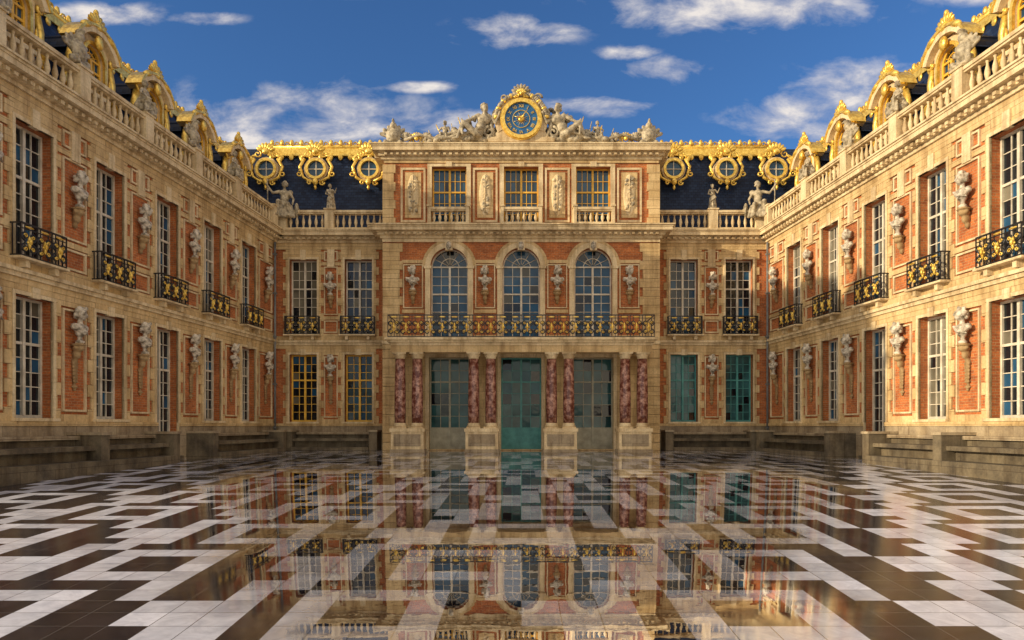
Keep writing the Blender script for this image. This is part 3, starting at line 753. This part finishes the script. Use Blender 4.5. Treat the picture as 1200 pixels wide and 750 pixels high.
def floor_mat(name,c1,c2,vein):
    m,nt,bs=newmat(name); out=nt.nodes['Material Output']
    tc=N(nt,'ShaderNodeTexCoord'); ob=tc.outputs['Object']
    n=noise(nt,ob,3.0,8,.7); n.inputs['Distortion'].default_value=1.2
    r=ramp(nt,n.outputs[0],[(.32,c2),(.6,c1)])
    n2=noise(nt,ob,.5,5,.6); dirt=ramp(nt,n2.outputs[0],[(.35,(.66,.62,.60)),(.6,(1,1,1))])
    c=mixc(nt,r.outputs[0],dirt.outputs[0],.7,'MULTIPLY')
    a=N(nt,'ShaderNodeAttribute'); a.attribute_name='tone'; c=mixc(nt,c,a.outputs['Fac'],1,'MULTIPLY')
    br=N(nt,'ShaderNodeTexBrick'); br.offset=0; L(nt,tc.outputs['UV'],br.inputs['Vector'])
    for k,v in (('Scale',1),('Brick Width',1),('Row Height',1),('Mortar Size',.012),('Mortar Smooth',.1)): br.inputs[k].default_value=v
    c=mixc(nt,c,(.10,.09,.085),br.outputs['Fac'])
    sp=N(nt,'ShaderNodeSeparateXYZ'); L(nt,ob,sp.inputs[0])
    def M_(op,a,b=None,cl=False):
        q=N(nt,'ShaderNodeMath',operation=op); q.use_clamp=cl
        for s,v in ((0,a),(1,b)):
            if v is None: continue
            if hasattr(v,'is_output'): L(nt,v,q.inputs[s])
            else: q.inputs[s].default_value=v
        return q.outputs[0]
    ax=M_('ABSOLUTE',sp.outputs[0]); hw=M_('ADD',M_('MULTIPLY',sp.outputs[1],.55),2.5+.55*27)
    n3=noise(nt,ob,.7,5,.6)
    dlt=M_('SUBTRACT',hw,ax); dlt=M_('ADD',dlt,M_('MULTIPLY',M_('SUBTRACT',n3.outputs[0],.5),2.8))
    wet=M_('MULTIPLY',dlt,.5); wet=M_('ADD',wet,.4,True)
    fr=N(nt,'ShaderNodeFresnel'); fr.inputs['IOR'].default_value=1.45
    fac=M_('MAXIMUM',M_('MULTIPLY',wet,.80),M_('MULTIPLY',fr.outputs[0],.75))
    df=N(nt,'ShaderNodeBsdfDiffuse'); L(nt,c,df.inputs['Color'])
    gl=N(nt,'ShaderNodeBsdfGlossy'); gl.inputs['Color'].default_value=(.97,.97,.97,1)
    rg=M_('ADD',M_('MULTIPLY',M_('SUBTRACT',1.0,wet),.16),.008); L(nt,rg,gl.inputs['Roughness'])
    b=N(nt,'ShaderNodeBump'); b.inputs['Strength'].default_value=.07; b.inputs['Distance'].default_value=.01
    nb=noise(nt,ob,2.5,3,.5); L(nt,nb.outputs[0],b.inputs['Height']); L(nt,b.outputs[0],gl.inputs['Normal'])
    mx=N(nt,'ShaderNodeMixShader'); L(nt,fac,mx.inputs[0]); L(nt,df.outputs[0],mx.inputs[1]); L(nt,gl.outputs[0],mx.inputs[2])
    L(nt,mx.outputs[0],out.inputs['Surface']); nt.nodes.remove(bs)
    return m
me.materials.append(floor_mat('white_marble',(.78,.79,.88),(.54,.55,.64),1)); me.materials.append(floor_mat('black_marble',(.018,.014,.018),(.042,.033,.038),1))
me.polygons.foreach_set('material_index',mi); me.polygons.foreach_set('use_smooth',[True]*len(faces)); me.update()
bm=bmesh.new(); bm.from_mesh(me); bmesh.ops.recalc_face_normals(bm,faces=bm.faces)
if bm.faces[:][0].normal.z<0: bmesh.ops.reverse_faces(bm,faces=bm.faces[:])
bm.to_mesh(me); bm.free()
fo=bpy.data.objects.new('courtyard_marble_floor',me); COL.objects.link(fo)
g=MB(); S=1500; g.poly([(-S,-S,-1.3),(S,-S,-1.3),(S,S,-1.3),(-S,S,-1.3)],mat_simple('cobbled_ground',(.14,.13,.12),(.22,.20,.18),1.5,.85)); g.build('ground')

# ---------------------------------------------------------------- light & sky
el=math.radians(14); ph=math.radians(21)
tv=Vector((math.cos(ph)*math.cos(el),math.sin(ph)*math.cos(el),-math.sin(el)))
sun=bpy.data.lights.new('sun','SUN'); sun.energy=5; sun.angle=math.radians(.5); sun.color=(1,.83,.57)
so=bpy.data.objects.new('sun',sun); COL.objects.link(so); so.rotation_euler=tv.to_track_quat('-Z','Y').to_euler()
w=bpy.data.worlds.new('World'); scene.world=w; w.use_nodes=True; nt=w.node_tree
bg=nt.nodes['Background']; bg.inputs['Strength'].default_value=.15
sky=N(nt,'ShaderNodeTexSky'); sky.sky_type='NISHITA'; sky.sun_disc=False; sky.sun_elevation=el; sky.sun_rotation=math.atan2(-tv.x,-tv.y)
sky.air_density=1.0; sky.dust_density=.6; sky.ozone_density=2.5
tc=N(nt,'ShaderNodeTexCoord'); sp=N(nt,'ShaderNodeSeparateXYZ'); L(nt,tc.outputs['Generated'],sp.inputs[0])
def M_(op,a,b=None,cl=False,c=None):
    q=N(nt,'ShaderNodeMath',operation=op); q.use_clamp=cl
    for s,v in ((0,a),(1,b),(2,c)):
        if v is None: continue
        if hasattr(v,'is_output'): L(nt,v,q.inputs[s])
        else: q.inputs[s].default_value=v
    return q.outputs[0]
yy=M_('MAXIMUM',sp.outputs[1],.02)
gx=M_('DIVIDE',sp.outputs[0],yy); gz=M_('DIVIDE',sp.outputs[2],yy)
cb=N(nt,'ShaderNodeCombineXYZ'); L(nt,gx,cb.inputs[0]); L(nt,gz,cb.inputs[1])
blobs=[(.30,.60,.19,.040),(-.008,.56,.085,.022),(-.15,.482,.06,.009),(-.33,.43,.20,.055),(.11,.455,.08,.014),(.20,.508,.062,.018),(.42,.435,.12,.045),(.49,.475,.10,.045),
(-.45,.58,.05,.010),(-.60,.585,.09,.016),(-.09,.43,.09,.018),(.15,.53,.04,.012),(-.24,.61,.05,.006),(.66,.62,.1,.02)]
acc=None
for cx,cy,rx,ry in blobs:
    s=N(nt,'ShaderNodeVectorMath',operation='SUBTRACT'); L(nt,cb.outputs[0],s.inputs[0]); s.inputs[1].default_value=(cx,cy,0)
    q=N(nt,'ShaderNodeVectorMath',operation='MULTIPLY'); L(nt,s.outputs[0],q.inputs[0]); q.inputs[1].default_value=(1/rx,1/ry,0)
    l=N(nt,'ShaderNodeVectorMath',operation='LENGTH'); L(nt,q.outputs[0],l.inputs[0])
    v=M_('SUBTRACT',1.5,l.outputs['Value'],True)
    acc=v if acc is None else M_('MAXIMUM',acc,v)
nz=noise(nt,mapping(nt,cb.outputs[0],(11,21,1)),1.0,10,.60); nz.inputs['Distortion'].default_value=.25
m1=M_('ADD',acc,M_('MULTIPLY',M_('SUBTRACT',nz.outputs[0],.5),3.2))
m1=M_('MULTIPLY',M_('SUBTRACT',m1,.38),.9,True); m1=M_('MULTIPLY',m1,M_('MULTIPLY',acc,1.4,True))
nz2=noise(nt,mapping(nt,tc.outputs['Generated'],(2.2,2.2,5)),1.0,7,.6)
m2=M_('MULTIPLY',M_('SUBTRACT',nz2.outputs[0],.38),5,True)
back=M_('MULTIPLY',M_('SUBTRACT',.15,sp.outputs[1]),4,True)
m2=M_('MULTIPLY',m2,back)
shade=ramp(nt,nz.outputs[0],[(.38,(2.9,3.0,3.7)),(.62,(5.8,5.4,5.1))])
tint=mixc(nt,sky.outputs[0],(.44,.70,1.03),1.0,'MULTIPLY')
fin=mixc(nt,tint,shade.outputs[0],m1)
fin=mixc(nt,fin,(11.0,9.3,6.8),m2)  # warm bright clouds added in the unseen sky behind camera as fill light
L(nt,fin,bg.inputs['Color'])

# ---------------------------------------------------------------- camera
cam=bpy.data.cameras.new('camera'); co=bpy.data.objects.new('camera',cam); COL.objects.link(co)
co.location=(0,CY,1.08); co.rotation_euler=(math.pi/2,0,0); cam.sensor_width=36; cam.lens=24.75; cam.shift_y=.104; cam.shift_x=-.009; cam.clip_end=5000
scene.camera=co
scene.view_settings.view_transform='Standard'; scene.view_settings.look='None'; scene.view_settings.exposure=0
